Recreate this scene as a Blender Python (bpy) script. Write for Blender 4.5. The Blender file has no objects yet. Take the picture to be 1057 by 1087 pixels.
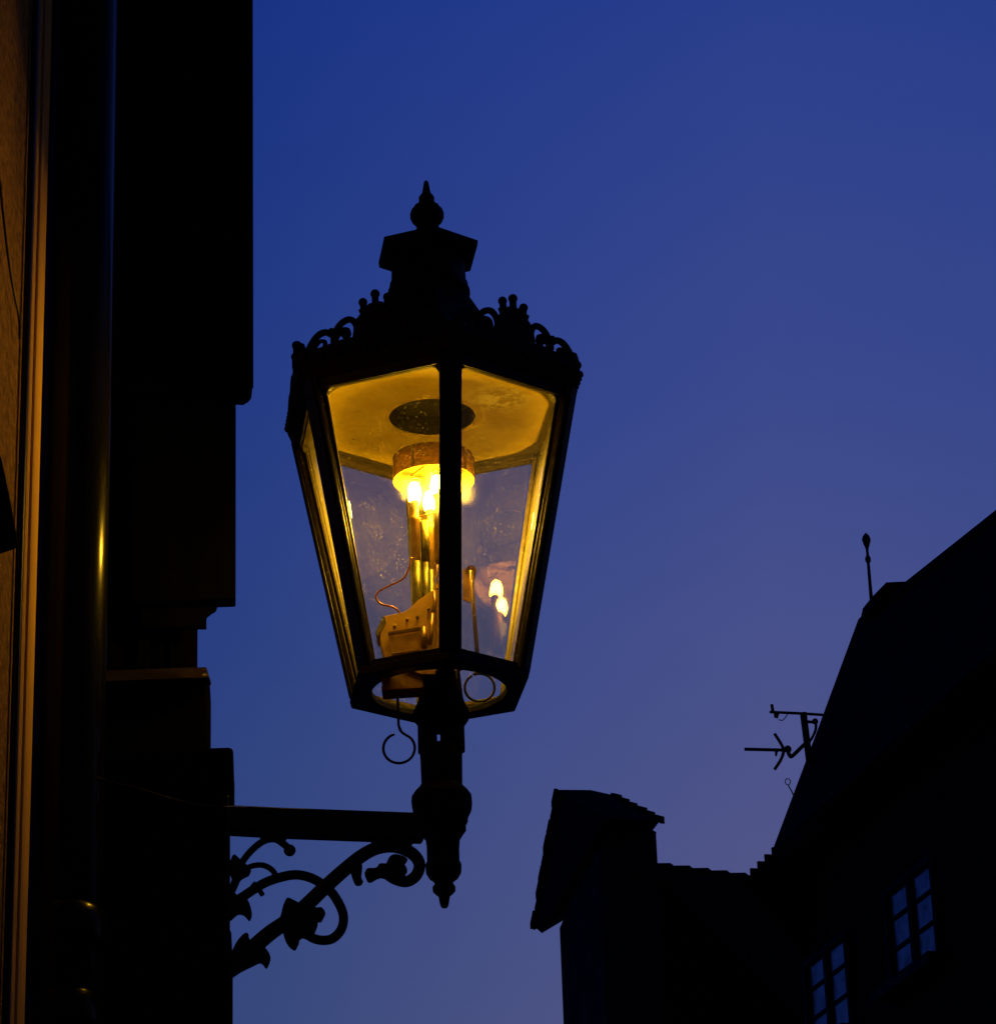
import bpy, bmesh, math, random
from mathutils import Vector, Matrix, Euler
random.seed(7)
PI = math.pi
sc = bpy.context.scene
COL = sc.collection
W, H, F = 1057.0, 1087.0, 3450.0            # frame of the photograph and focal length in its pixels
PITCH, ROLL = math.radians(23.652), math.radians(1.972)
CAM = Vector((0, 0, 1.6))

# ------------------------------------------------------------------ camera
camd = bpy.data.cameras.new('camera')
camo = bpy.data.objects.new('camera', camd); COL.objects.link(camo)
camo.location = CAM
RM = Matrix.Rotation(PI / 2 + PITCH, 3, 'X') @ Matrix.Rotation(-ROLL, 3, 'Z')
camo.rotation_euler = RM.to_euler()
camd.sensor_fit = 'HORIZONTAL'; camd.sensor_width = 36.0
camd.lens = 36.0 * F / W
camd.clip_start = 0.05; camd.clip_end = 6000
sc.camera = camo
CX, CU, CF = RM @ Vector((1, 0, 0)), RM @ Vector((0, 1, 0)), RM @ Vector((0, 0, -1))

def ray(x, y):
    return (CF + CX * ((x - W / 2) / F) - CU * ((y - H / 2) / F)).normalized()
def at(x, y, D):                             # point at straight distance D
    return CAM + ray(x, y) * D
def ath(x, y, hd):                           # point at distance hd along the street (world Y)
    r = ray(x, y); return CAM + r * (hd / r.y)
def onplane(x, y, P, n):
    r = ray(x, y); return CAM + r * ((P - CAM).dot(n) / r.dot(n))

# ------------------------------------------------------------------ mesh helper
class MB:
    def __init__(s): s.v, s.f, s.sm = [], [], []
    def add(s, vs, fs, smooth=False, M=None):
        o = len(s.v)
        s.v += [(M @ Vector(v)) if M else Vector(v) for v in vs]
        s.f += [tuple(i + o for i in f) for f in fs]
        s.sm += [smooth] * len(fs)
        return s
    def hexa(s, b, t):                       # two loops of equal length -> solid
        n = len(b)
        fs = [tuple(range(n))[::-1], tuple(range(n, 2 * n))]
        fs += [(i, (i + 1) % n, n + (i + 1) % n, n + i) for i in range(n)]
        return s.add(list(b) + list(t), fs)
    def box(s, lo, hi, M=None):
        x0, y0, z0 = lo; x1, y1, z1 = hi
        vs = [(x0,y0,z0),(x1,y0,z0),(x1,y1,z0),(x0,y1,z0),(x0,y0,z1),(x1,y0,z1),(x1,y1,z1),(x0,y1,z1)]
        return s.add(vs, [(3,2,1,0),(4,5,6,7),(0,1,5,4),(1,2,6,5),(2,3,7,6),(3,0,4,7)], False, M)
    def bar(s, a, b, w, d, side):            # rectangular bar from a to b; side = direction of the width
        a, b = Vector(a), Vector(b); t = (b - a).normalized()
        side = Vector(side); side = (side - t * side.dot(t)).normalized(); n = t.cross(side)
        q = [side*w/2 + n*d/2, -side*w/2 + n*d/2, -side*w/2 - n*d/2, side*w/2 - n*d/2]
        return s.hexa([a + k for k in q], [b + k for k in q])
    def prism(s, poly, d):                   # polygon of 3-D points extruded by vector d
        d = Vector(d); return s.hexa([Vector(p) for p in poly], [Vector(p) + d for p in poly])
    def tube(s, pts, r, n=10, closed=False, cap=True):
        pts = [Vector(p) for p in pts]; N = len(pts)
        rr = r if isinstance(r, (list, tuple)) else [r] * N
        T = []
        for i in range(N):
            a = pts[(i - 1) % N] if (closed or i) else pts[i]
            b = pts[(i + 1) % N] if (closed or i < N - 1) else pts[i]
            T.append((b - a).normalized())
        u = T[0].orthogonal().normalized(); vs = []
        for i in range(N):
            u = (u - T[i] * u.dot(T[i])).normalized(); w = T[i].cross(u)
            for k in range(n):
                a = 2 * PI * k / n
                vs.append(pts[i] + (u * math.cos(a) + w * math.sin(a)) * rr[i])
        fs = []
        for i in range(N if closed else N - 1):
            j = (i + 1) % N
            for k in range(n):
                fs.append((i*n + k, i*n + (k+1) % n, j*n + (k+1) % n, j*n + k))
        s.add(vs, fs, True)
        if cap and not closed:
            o = len(s.v) - len(vs)
            s.f += [tuple(o + k for k in range(n))[::-1], tuple(o + (N-1)*n + k for k in range(n))]; s.sm += [False]*2
        return s
    def lathe(s, prof, n=24, c=(0,0,0), a0=0.0, smooth=True, wave=None, capped=True):
        c = Vector(c); vs, fs = [], []
        for (r, z) in prof:
            for k in range(n):
                a = a0 + 2 * PI * k / n
                q = r * (1 + (wave(a, z) if wave else 0))
                vs.append(c + Vector((q * math.sin(a), -q * math.cos(a), z)))
        m = len(prof)
        for i in range(m - 1):
            for k in range(n):
                fs.append((i*n+k, i*n+(k+1) % n, (i+1)*n+(k+1) % n, (i+1)*n+k))
        s.add(vs, fs, smooth)
        if capped:
            o = len(s.v) - len(vs)
            s.f += [tuple(o + k for k in range(n))[::-1], tuple(o + (m-1)*n + k for k in range(n))]; s.sm += [False]*2
        return s
    def ball(s, c, r, sx=1, sy=1, sz=1, n=12):
        prof = [(max(1e-4, r * math.sin(PI * i / 8)), -r * math.cos(PI * i / 8)) for i in range(9)]
        vs, fs = [], []
        for (q, z) in prof:
            for k in range(n):
                a = 2 * PI * k / n
                vs.append(Vector(c) + Vector((q*math.sin(a)*sx, -q*math.cos(a)*sy, z*sz)))
        for i in range(8):
            for k in range(n):
                fs.append((i*n+k, i*n+(k+1) % n, (i+1)*n+(k+1) % n, (i+1)*n+k))
        return s.add(vs, fs, True)
    def build(s, name, mat, parent=None, bevel=0, recalc=True):
        me = bpy.data.meshes.new(name)
        me.from_pydata([tuple(v) for v in s.v], [], s.f)
        for p, k in zip(me.polygons, s.sm): p.use_smooth = k
        if recalc:
            bm = bmesh.new(); bm.from_mesh(me)
            bmesh.ops.recalc_face_normals(bm, faces=bm.faces[:]); bm.to_mesh(me); bm.free()
        me.materials.append(mat)
        o = bpy.data.objects.new(name, me); COL.objects.link(o)
        if parent: o.parent = parent
        if bevel:
            b = o.modifiers.new('edge', 'BEVEL'); b.width = bevel; b.segments = 2; b.limit_method = 'ANGLE'
        return o

def smoothline(p, k=6, closed=False):        # Catmull-Rom through points (lists of any dimension)
    n = len(p); out = []
    rng = range(n if closed else n - 1)
    for i in rng:
        g = lambda j: p[j % n] if closed else p[min(max(j, 0), n - 1)]
        a, b, c, d = g(i-1), g(i), g(i+1), g(i+2)
        for s in range(k):
            t = s / k
            out.append([0.5*((2*b[m]) + (c[m]-a[m])*t + (2*a[m]-5*b[m]+4*c[m]-d[m])*t*t + (3*b[m]-a[m]-3*c[m]+d[m])*t**3) for m in range(len(b))])
    if not closed: out.append(list(p[-1]))
    return out

def tag(o, label=None, cat=None, group=None, kind=None):
    if label: o['label'] = label
    if cat: o['category'] = cat
    if group: o['group'] = group
    if kind: o['kind'] = kind
    return o
def empty(name, loc, rot=(0, 0, 0)):
    o = bpy.data.objects.new(name, None); COL.objects.link(o)
    o.location = loc; o.rotation_euler = rot; o.empty_display_size = .1
    return o

# ------------------------------------------------------------------ materials
def newmat(name):
    m = bpy.data.materials.new(name); m.use_nodes = True
    nt = m.node_tree; nt.nodes.clear()
    return m, nt, nt.nodes.new('ShaderNodeOutputMaterial')
def coords(nt, scale=(1, 1, 1)):
    tc = nt.nodes.new('ShaderNodeTexCoord'); mp = nt.nodes.new('ShaderNodeMapping')
    mp.inputs['Scale'].default_value = scale
    nt.links.new(tc.outputs['Object'], mp.inputs['Vector']); return mp.outputs['Vector']
def noise(nt, vec, scale, detail=6, rough=.6):
    n = nt.nodes.new('ShaderNodeTexNoise'); n.inputs['Scale'].default_value = scale
    n.inputs['Detail'].default_value = detail; n.inputs['Roughness'].default_value = rough
    nt.links.new(vec, n.inputs['Vector']); return n.outputs['Fac']
def ramp(nt, fac, stops):
    r = nt.nodes.new('ShaderNodeValToRGB'); e = r.color_ramp.elements
    while len(e) < len(stops): e.new(.5)
    for k, (p, c) in zip(e, stops):
        k.position = p; k.color = (*c, 1) if len(c) == 3 else c
    nt.links.new(fac, r.inputs['Fac']); return r.outputs['Color']
def mixc(nt, fac, a, b, mode='MIX'):
    m = nt.nodes.new('ShaderNodeMix'); m.data_type = 'RGBA'; m.blend_type = mode
    for sock, val in ((m.inputs[0], fac), (m.inputs[6], a), (m.inputs[7], b)):
        if isinstance(val, (int, float)): sock.default_value = val
        elif isinstance(val, tuple): sock.default_value = (*val, 1)
        else: nt.links.new(val, sock)
    return m.outputs[2]
def math_(nt, op, a, b=None, clamp=False):
    m = nt.nodes.new('ShaderNodeMath'); m.operation = op; m.use_clamp = clamp
    for i, v in enumerate((a, b)):
        if v is None: continue
        if isinstance(v, (int, float)): m.inputs[i].default_value = v
        else: nt.links.new(v, m.inputs[i])
    return m.outputs[0]
def bumpn(nt, h, strength, dist):
    b = nt.nodes.new('ShaderNodeBump'); b.inputs['Strength'].default_value = strength
    b.inputs['Distance'].default_value = dist
    nt.links.new(h, b.inputs['Height']); return b.outputs['Normal']
def surf(name, ca, cb, scale=20, rough=(.5, .7), metal=0, bump=.3, bdist=.002, stretch=(1,1,1), spec=.5, specks=None):
    m, nt, out = newmat(name)
    p = nt.nodes.new('ShaderNodeBsdfPrincipled')
    v = coords(nt, stretch)
    n1 = noise(nt, v, scale); n2 = noise(nt, v, scale * 5.3, 4)
    f = math_(nt, 'ADD', math_(nt, 'MULTIPLY', n1, .7), math_(nt, 'MULTIPLY', n2, .3))
    c = ramp(nt, f, [(.35, ca), (.65, cb)])
    if specks:
        vo = nt.nodes.new('ShaderNodeTexVoronoi'); vo.inputs['Scale'].default_value = specks[1]
        nt.links.new(v, vo.inputs['Vector'])
        k = ramp(nt, vo.outputs['Distance'], [(.07, (1,1,1)), (.12, (0,0,0))])
        c = mixc(nt, k, c, specks[0])
    nt.links.new(c, p.inputs['Base Color'])
    r = ramp(nt, n1, [(.3, (rough[0],)*3), (.7, (rough[1],)*3)])
    nt.links.new(r, p.inputs['Roughness'])
    p.inputs['Metallic'].default_value = metal
    p.inputs['Specular IOR Level'].default_value = spec
    if bump: nt.links.new(bumpn(nt, f, bump, bdist), p.inputs['Normal'])
    nt.links.new(p.outputs[0], out.inputs[0])
    return m

IRON = surf('black_painted_iron', (.004,.004,.004), (.010,.009,.008), 60, (.32,.5), bump=.35, spec=.45)
MATTE = surf('matte_black_iron', (.003,.003,.003), (.006,.0055,.005), 60, (.75,.9), bump=.3, spec=.06)
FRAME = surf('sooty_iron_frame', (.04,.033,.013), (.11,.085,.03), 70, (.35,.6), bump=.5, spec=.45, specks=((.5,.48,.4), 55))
ROOFIRON = surf('lantern_roof_iron', (.006,.006,.007), (.014,.013,.012), 40, (.5,.7), spec=.2)
SOOT = surf('flue_soot', (.0015,.0015,.0015), (.003,.0026,.002), 40, (.9,1), spec=0)
BRASS = surf('tarnished_brass', (.24,.13,.035), (.38,.23,.06), 60, (.3,.5), metal=.7)
GREEN = surf('green_tinged_pipe', (.05,.055,.01), (.16,.15,.02), 50, (.25,.45), metal=.4)
COPPER = surf('copper_wire', (.35,.16,.06), (.5,.24,.09), 60, (.3,.45), metal=.8)
RUST = surf('rusted_sheet_steel', (.34,.18,.025), (.56,.31,.045), 45, (.55,.8), bump=.5, specks=((.4,.28,.14), 40))
def gauze(name, ca, cb, through):
    m, nt, out = newmat(name)
    v = coords(nt); n = noise(nt, v, 130, 4)
    c = ramp(nt, n, [(.35, ca), (.65, cb)])
    df = nt.nodes.new('ShaderNodeBsdfDiffuse'); tl = nt.nodes.new('ShaderNodeBsdfTranslucent')
    nt.links.new(c, df.inputs[0]); nt.links.new(c, tl.inputs[0])
    mx = nt.nodes.new('ShaderNodeMixShader'); mx.inputs[0].default_value = through
    nt.links.new(df.outputs[0], mx.inputs[1]); nt.links.new(tl.outputs[0], mx.inputs[2])
    nt.links.new(mx.outputs[0], out.inputs[0]); return m
RINGM = gauze('stained_heat_gauze', (.24,.145,.035), (.40,.255,.065), .18)
PIPE = surf('glossy_black_downpipe', (.004,.004,.004), (.008,.007,.006), 14, (.17,.25), bump=.06, stretch=(1,1,.15), spec=.13)
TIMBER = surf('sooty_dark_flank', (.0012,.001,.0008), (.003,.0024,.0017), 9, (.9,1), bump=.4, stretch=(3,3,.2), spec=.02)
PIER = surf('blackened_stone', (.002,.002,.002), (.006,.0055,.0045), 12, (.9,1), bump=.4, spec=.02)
LEDGE = surf('weathered_ledge_metal', (.02,.013,.005), (.05,.032,.011), 30, (.45,.7), spec=.4, specks=((.5,.4,.25), 22))
PLASTER = surf('ochre_plaster', (.19,.095,.010), (.64,.34,.055), 60, (.85,.95), bump=.8, bdist=.005, stretch=(1,.65,1), spec=.1, specks=((.14,.07,.02), 95))
JAMB = surf('smooth_ochre_moulding', (.70,.40,.09), (.85,.49,.12), 6, (.8,.9), bump=.1, stretch=(3,3,.2), spec=.1)
SLATE = surf('dark_roof_tiles', (.003,.003,.003), (.008,.007,.0065), 3, (.8,.95), bump=.5, bdist=.03, spec=.05)
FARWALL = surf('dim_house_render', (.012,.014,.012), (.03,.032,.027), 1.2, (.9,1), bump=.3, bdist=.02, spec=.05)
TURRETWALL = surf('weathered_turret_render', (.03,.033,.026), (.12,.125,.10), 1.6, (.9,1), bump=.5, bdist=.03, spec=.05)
DARKWOOD = surf('dark_window_wood', (.006,.006,.006), (.015,.013,.012), 8, (.6,.8), spec=.1)
COBBLE = surf('street_cobbles', (.03,.03,.03), (.07,.065,.06), 4, (.7,.9), bump=.8, bdist=.03)
CABLE = surf('dark_cable', (.012,.01,.008), (.03,.024,.016), 60, (.4,.5), spec=.5)

def mantle_mat():
    m, nt, out = newmat('glowing_gas_mantle')
    e = nt.nodes.new('ShaderNodeEmission')
    v = coords(nt, (1,1,1)); n = noise(nt, v, 220, 3)
    c = ramp(nt, n, [(.3, (1,.52,.022)), (.7, (1,.59,.04))])
    nt.links.new(c, e.inputs['Color']); e.inputs['Strength'].default_value = 560
    nt.links.new(e.outputs[0], out.inputs[0]); return m
MANTLE = mantle_mat()

def reflector_mat():
    m, nt, out = newmat('cream_enamel_reflector')
    p = nt.nodes.new('ShaderNodeBsdfPrincipled')
    v = coords(nt)
    n1 = noise(nt, v, 9); n2 = noise(nt, v, 60, 5)
    c = ramp(nt, n1, [(.3, (.63,.49,.03)), (.7, (.74,.57,.045))])
    # flaking patch near the far right corner and fly specks
    sp = nt.nodes.new('ShaderNodeVectorMath'); sp.operation = 'DISTANCE'
    nt.links.new(v, sp.inputs[0]); sp.inputs[1].default_value = (.125, -.075, .560)
    near = ramp(nt, sp.outputs['Value'], [(.02, (1,1,1)), (.072, (0,0,0))])
    fl = ramp(nt, math_(nt, 'ADD', math_(nt, 'MULTIPLY', noise(nt, v, 95, 9, .75), .6), math_(nt, 'MULTIPLY', noise(nt, v, 26, 3), .4)), [(.475, (0,0,0)), (.50, (1,1,1))])
    k = mixc(nt, 1.0, near, fl, 'MULTIPLY')
    st_ = ramp(nt, noise(nt, v, 13, 7, .7), [(.36, (.62,.55,.45)), (.58, (1,1,1))])
    c = mixc(nt, .55, c, st_, 'MULTIPLY')
    c = mixc(nt, k, c, (1.0,.95,.40))
    vo = nt.nodes.new('ShaderNodeTexVoronoi'); vo.inputs['Scale'].default_value = 17
    nt.links.new(v, vo.inputs['Vector'])
    s = ramp(nt, vo.outputs['Distance'], [(.035, (1,1,1)), (.06, (0,0,0))])
    c = mixc(nt, s, c, (.2,.1,.03))
    nt.links.new(c, p.inputs['Base Color'])
    p.inputs['Roughness'].default_value = .5
    p.inputs['Specular IOR Level'].default_value = .3
    nt.links.new(bumpn(nt, n2, .25, .002), p.inputs['Normal'])
    nt.links.new(p.outputs[0], out.inputs[0]); return m
REFL = reflector_mat()

def glass_mat(name, dust, haze, speck=.45, f0=.045, rough=.0):
    m, nt, out = newmat(name)
    g = nt.nodes.new('ShaderNodeNewGeometry')
    dot = nt.nodes.new('ShaderNodeVectorMath'); dot.operation = 'DOT_PRODUCT'
    nt.links.new(g.outputs['Normal'], dot.inputs[0]); nt.links.new(g.outputs['Incoming'], dot.inputs[1])
    c = math_(nt, 'ABSOLUTE', dot.outputs['Value'])
    fr = math_(nt, 'ADD', math_(nt, 'MULTIPLY', math_(nt, 'POWER', math_(nt, 'SUBTRACT', 1.0, c), 5.0), 1 - f0), f0, True)
    tr = nt.nodes.new('ShaderNodeBsdfTransparent'); tr.inputs[0].default_value = (.965,.945,.86,1)
    gl = nt.nodes.new('ShaderNodeBsdfGlossy'); gl.inputs['Roughness'].default_value = rough
    m1 = nt.nodes.new('ShaderNodeMixShader')
    nt.links.new(fr, m1.inputs[0]); nt.links.new(tr.outputs[0], m1.inputs[1]); nt.links.new(gl.outputs[0], m1.inputs[2])
    last = m1.outputs[0]
    if haze:                                 # rough forward scatter, added to imitate lens glow round the mantles
        rf = nt.nodes.new('ShaderNodeBsdfRefraction'); rf.distribution = 'BECKMANN'; rf.inputs['IOR'].default_value = 1.15; rf.inputs['Roughness'].default_value = .5
        m2 = nt.nodes.new('ShaderNodeMixShader'); m2.inputs[0].default_value = haze
        nt.links.new(last, m2.inputs[1]); nt.links.new(rf.outputs[0], m2.inputs[2]); last = m2.outputs[0]
    if dust:
        oi = nt.nodes.new('ShaderNodeObjectInfo'); sh = nt.nodes.new('ShaderNodeVectorMath'); sh.operation = 'ADD'
        nt.links.new(coords(nt), sh.inputs[0]); nt.links.new(math_(nt, 'MULTIPLY', oi.outputs['Random'], 7.3), sh.inputs[1]); v = sh.outputs[0]
        n = noise(nt, v, 7, 6, .65)
        a = ramp(nt, n, [(.32, (.35,)*3), (.68, (1,)*3)])
        graze = math_(nt, 'DIVIDE', 1.0, math_(nt, 'MAXIMUM', c, .09))   # a film of dust is seen thicker at a slant
        vo = nt.nodes.new('ShaderNodeTexVoronoi'); vo.inputs['Scale'].default_value = 150
        nt.links.new(v, vo.inputs['Vector'])
        s = ramp(nt, vo.outputs['Distance'], [(.09, (1,)*3), (.21, (0,)*3)])
        s2 = ramp(nt, noise(nt, v, 24, 3), [(.44, (0,)*3), (.56, (1,)*3)])
        s = mixc(nt, 1.0, s, s2, 'MULTIPLY')
        fine = ramp(nt, noise(nt, v, 260, 2), [(.62, (0,)*3), (.74, (1,)*3)])
        f = math_(nt, 'ADD', math_(nt, 'MULTIPLY', math_(nt, 'MULTIPLY', a, dust), graze), math_(nt, 'ADD', math_(nt, 'MULTIPLY', s, speck), math_(nt, 'MULTIPLY', fine, dust * 2.0)), True)
        tl = nt.nodes.new('ShaderNodeBsdfTranslucent'); tl.inputs[0].default_value = (.8,.76,.7,1)
        df = nt.nodes.new('ShaderNodeBsdfDiffuse'); df.inputs[0].default_value = (.8,.76,.7,1)
        md = nt.nodes.new('ShaderNodeMixShader'); md.inputs[0].default_value = .5
        nt.links.new(tl.outputs[0], md.inputs[1]); nt.links.new(df.outputs[0], md.inputs[2])
        m3 = nt.nodes.new('ShaderNodeMixShader')
        nt.links.new(f, m3.inputs[0]); nt.links.new(last, m3.inputs[1]); nt.links.new(md.outputs[0], m3.inputs[2]); last = m3.outputs[0]
    nt.links.new(last, out.inputs[0]); return m
GLASS = glass_mat('dusty_lantern_glass', .011, .010, .34)
GRIMY = glass_mat('grimy_lantern_glass', .024, .010, .30)
CLEANER = glass_mat('wiped_lantern_glass', .0022, .011, .12)

def windowglass():
    m, nt, out = newmat('dark_window_glass')
    p = nt.nodes.new('ShaderNodeBsdfPrincipled')
    p.inputs['Base Color'].default_value = (.004,.006,.01,1); p.inputs['Roughness'].default_value = .12
    p.inputs['IOR'].default_value = 2.6
    tc_ = coords(nt); dn = noise(nt, tc_, 3.2, 5, .65)
    nt.links.new(ramp(nt, dn, [(.35, (.10,)*3), (.65, (.75,)*3)]), p.inputs['Specular IOR Level'])
    v = coords(nt); nt.links.new(bumpn(nt, noise(nt, v, 7, 6, .7), .22, .03), p.inputs['Normal'])
    nt.links.new(p.outputs[0], out.inputs[0]); return m
WGLASS = windowglass()

# ------------------------------------------------------------------ sky (dusk)
world = bpy.data.worlds.new('World'); sc.world = world; world.use_nodes = True
nt = world.node_tree; nt.nodes.clear()
wo = nt.nodes.new('ShaderNodeOutputWorld'); bg = nt.nodes.new('ShaderNodeBackground')
tc = nt.nodes.new('ShaderNodeTexCoord')
sky = nt.nodes.new('ShaderNodeTexSky'); sky.sky_type = 'NISHITA'; sky.sun_disc = False
sky.sun_elevation = math.radians(-3.5); sky.sun_rotation = math.radians(40)
sx = nt.nodes.new('ShaderNodeSeparateXYZ'); nt.links.new(tc.outputs['Generated'], sx.inputs[0])
zz = math_(nt, 'MAXIMUM', sx.outputs['Z'], 0.0)
base = ramp(nt, zz, [(.00, (.100,.100,.245)), (.235, (.072,.087,.229)), (.33, (.053,.076,.249)), (.43, (.032,.059,.268)),
                     (.55, (.0145,.042,.265)), (.68, (.010,.024,.14)), (.85, (.005,.011,.06)), (1.0, (.003,.007,.035))])
# the glow of the set sun lies ahead and to the right, the sky behind is much darker
az = math_(nt, 'ADD', math_(nt, 'MULTIPLY', sx.outputs['Y'], .5), .5)
dk = ramp(nt, az, [(.0, (.05,.05,.06)), (.45, (.10,.10,.12)), (.82, (.95,.95,.97)), (1.0, (1,1,1))])
c = mixc(nt, 1.0, base, dk, 'MULTIPLY')
warm = ramp(nt, math_(nt, 'ADD', math_(nt, 'MULTIPLY', sx.outputs['X'], 2.4), .5), [(.0, (.12,.34,.80)), (.33, (.56,.77,.88)), (.52, (1,1,1)), (.70, (1.36,1.15,1.03)), (.95, (1.12,1.05,1.0))])
c = mixc(nt, 1.0, c, warm, 'MULTIPLY')
hz = nt.nodes.new('ShaderNodeTexNoise'); hz.inputs['Scale'].default_value = 5.0; hz.inputs['Detail'].default_value = 7; hz.inputs['Roughness'].default_value = .62
mpz = nt.nodes.new('ShaderNodeMapping'); mpz.inputs['Scale'].default_value = (1, 1, 2.6)
nt.links.new(tc.outputs['Generated'], mpz.inputs['Vector']); nt.links.new(mpz.outputs[0], hz.inputs['Vector'])
c = mixc(nt, 1.0, c, ramp(nt, hz.outputs['Fac'], [(.3, (.955,.965,.98)), (.7, (1.05,1.035,1.015))]), 'MULTIPLY')
c = mixc(nt, .03, c, sky.outputs[0])
nt.links.new(c, bg.inputs[0]); bg.inputs[1].default_value = 1.0
nt.links.new(bg.outputs[0], wo.inputs[0])

# ------------------------------------------------------------------ street
g = MB().box((-900, -900, -.3), (900, 900, 0)).build('street', COBBLE); tag(g, kind='structure')

# ================================================================== THE LANTERN
TH = math.radians(8.68)
C0 = at(467 - 1.0, 734 + 2.6, 6.0)
lamp = empty('gas_lantern', C0, (.0011, .0006, 0))
tag(lamp, 'lit six sided gas lantern with crested black roof on a scrolled wall bracket', 'lantern')
LM = Matrix.Translation(C0) @ Euler((.0011, .0006, 0)).to_matrix().to_4x4()
LI = LM.inverted()
def hx(k, R, z, off=0):
    a = TH + math.radians(60 * k) + off
    return Vector((R * math.sin(a), -R * math.cos(a), z))
def hexring(b, R, z, r=None): return [hx(k, R, z) for k in range(6)]

# base plate: hexagon with a round opening
def plate(Ro, Rot, Ri, z0, z1, n=48):
    mb = MB(); A = [TH + 2 * PI * i / n for i in range(n)]
    def rad(a, R):
        d = (a - TH) % (PI / 3) - PI / 6
        return R * math.cos(PI / 6) / math.cos(d)
    rows = [[(rad(a, Ro), z0, a) for a in A], [(rad(a, Rot), z1, a) for a in A], [(Ri, z1, a) for a in A], [(Ri, z0, a) for a in A]]
    vs = [Vector((r * math.sin(a), -r * math.cos(a), z)) for row in rows for (r, z, a) in row]
    fs = [(j*n+i, j*n+(i+1) % n, ((j+1) % 4)*n+(i+1) % n, ((j+1) % 4)*n+i) for j in range(4) for i in range(n)]
    return mb.add(vs, fs)
plate(.1775, .1815, .124, 0, .016).build('base_plate', IRON, lamp, bevel=.003)

ZB, ZT, RB, RT = .016, .565, .164, .281
bars = MB().bar(hx(0, RB+.004, ZB), hx(0, RT+.004, ZT), .041, .006, hx(0, 1, 0, PI/2))
bars.bar(hx(0, RB+.009, ZB), hx(0, RT+.009, ZT), .026, .006, hx(0, 1, 0, PI/2))
b0 = bars.build('corner_bar', IRON, lamp, bevel=.0015)
gb = MB().bar(hx(0, RB-.004, ZB), hx(0, RT-.004, ZT), .034, .008, hx(0, 1, 0, PI/2))
gb.bar(hx(0, RB-.010, ZB), hx(0, RT-.010, ZT), .020, .006, hx(0, 1, 0, PI/2))
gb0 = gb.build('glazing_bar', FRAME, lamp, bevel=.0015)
def rot_copy(o, k, parent=lamp):
    c = o.copy(); COL.objects.link(c); c.parent = parent; c.rotation_euler = (0, 0, math.radians(60 * k)); return c
for k in range(1, 6): rot_copy(b0, k); rot_copy(gb0, k)

# rails and pane of one side, built between corner 0 and 1, then turned
def side_pt(t, z, inset=0.0):
    R = RB + (RT - RB) * (z - ZB) / (ZT - ZB) - inset
    return hx(0, R, z).lerp(hx(1, R, z), t)
mid_n = (hx(0, 1, 0) + hx(1, 1, 0)).normalized()
def along(z0, z1, name, w, mat, depth=.012, inset=.008, t0=.06, t1=.94):
    mb = MB()
    up = (side_pt(.5, .5) - side_pt(.5, .1)).normalized()
    mb.bar(side_pt(t0, (z0+z1)/2, inset), side_pt(t1, (z0+z1)/2, inset), z1 - z0, depth, up)
    return mb
top = along(.546, .564, 'top_rail', .03, FRAME)
# small rounded fillets where the rail meets the bars
for (t, s) in ((.085, 1), (.915, -1)):
    e = (hx(1, 1, 0) - hx(0, 1, 0)).normalized() * s
    a = side_pt(t, .547, .006); P = [a, a + e * .015, a + e * .005 + Vector((0,0,-.005)) - mid_n*.001, a + Vector((0,0,-.014)) - mid_n*.003]
    top.prism([p + mid_n*.006 for p in P], -mid_n * .012)
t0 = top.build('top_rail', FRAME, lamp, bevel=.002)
rfc = along(.545, .565, 'rail_face', 0, IRON, .005, -.004, .02, .98)
rf0 = rfc.build('rail_face', IRON, lamp, bevel=.001)
rf1 = along(.0163, .0285, 'rail_face', 0, IRON, .005, -.004, .02, .98).build('rail_face', IRON, lamp, bevel=.001)
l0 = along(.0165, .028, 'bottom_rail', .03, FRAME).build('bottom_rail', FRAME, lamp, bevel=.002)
# stiles: slim inner frame uprights holding the pane
st = MB()
for t in (.062, .938):
    st.bar(side_pt(t, .03, .007), side_pt(t, .55, .007), .009, .006, (hx(1, 1, 0) - hx(0, 1, 0)))
s0 = st.build('pane_frame', FRAME, lamp, bevel=.0015)
gp = MB()
q = [side_pt(.07, .03, .017), side_pt(.93, .03, .017), side_pt(.93, .556, .017), side_pt(.07, .556, .017)]
gp.prism(q, mid_n * .003)
g0 = gp.build('glass_pane', GLASS, lamp)
gc = g0.data.copy(); gc.materials.clear(); gc.materials.append(CLEANER)   # the two street-side panes are cleaner
grimy = []
for k in range(1, 6):
    for o in (t0, l0, s0, rf0, rf1): rot_copy(o, k)
    pn_ = rot_copy(g0, k)
    if k in (1, 4): grimy.append(pn_)
    if k == 5: pane5 = pn_

gg = g0.data.copy(); gg.materials.clear(); gg.materials.append(GRIMY)        # the two side panes are the dirtiest
for o in grimy: o.data = gg
g0.data = gc; pane5.data = gc
# eave gutter and roof (hexagonal)
def hexlathe(prof, mat, name, bevel=.002):
    mb = MB(); mb.lathe(prof, 6, a0=TH, smooth=False); return mb.build(name, mat, lamp, bevel)
ev = MB()
ep = [(.268,.563),(.293,.564),(.299,.574),(.306,.590),(.304,.604),(.268,.604)]
m_ = len(ep)
vs = [hx(k, r, z) for (r, z) in ep for k in range(6)]
ev.add(vs, [(j*6+k, j*6+(k+1) % 6, ((j+1) % m_)*6+(k+1) % 6, ((j+1) % m_)*6+k) for j in range(m_) for k in range(6)])
ev.build('eave', ROOFIRON, lamp, bevel=.002)
hexlathe([(.295,.604),(.255,.622),(.20,.660),(.145,.715),(.108,.765),(.088,.800),(.080,.812),(.080,.826),(.074,.830)], ROOFIRON, 'roof')
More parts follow.
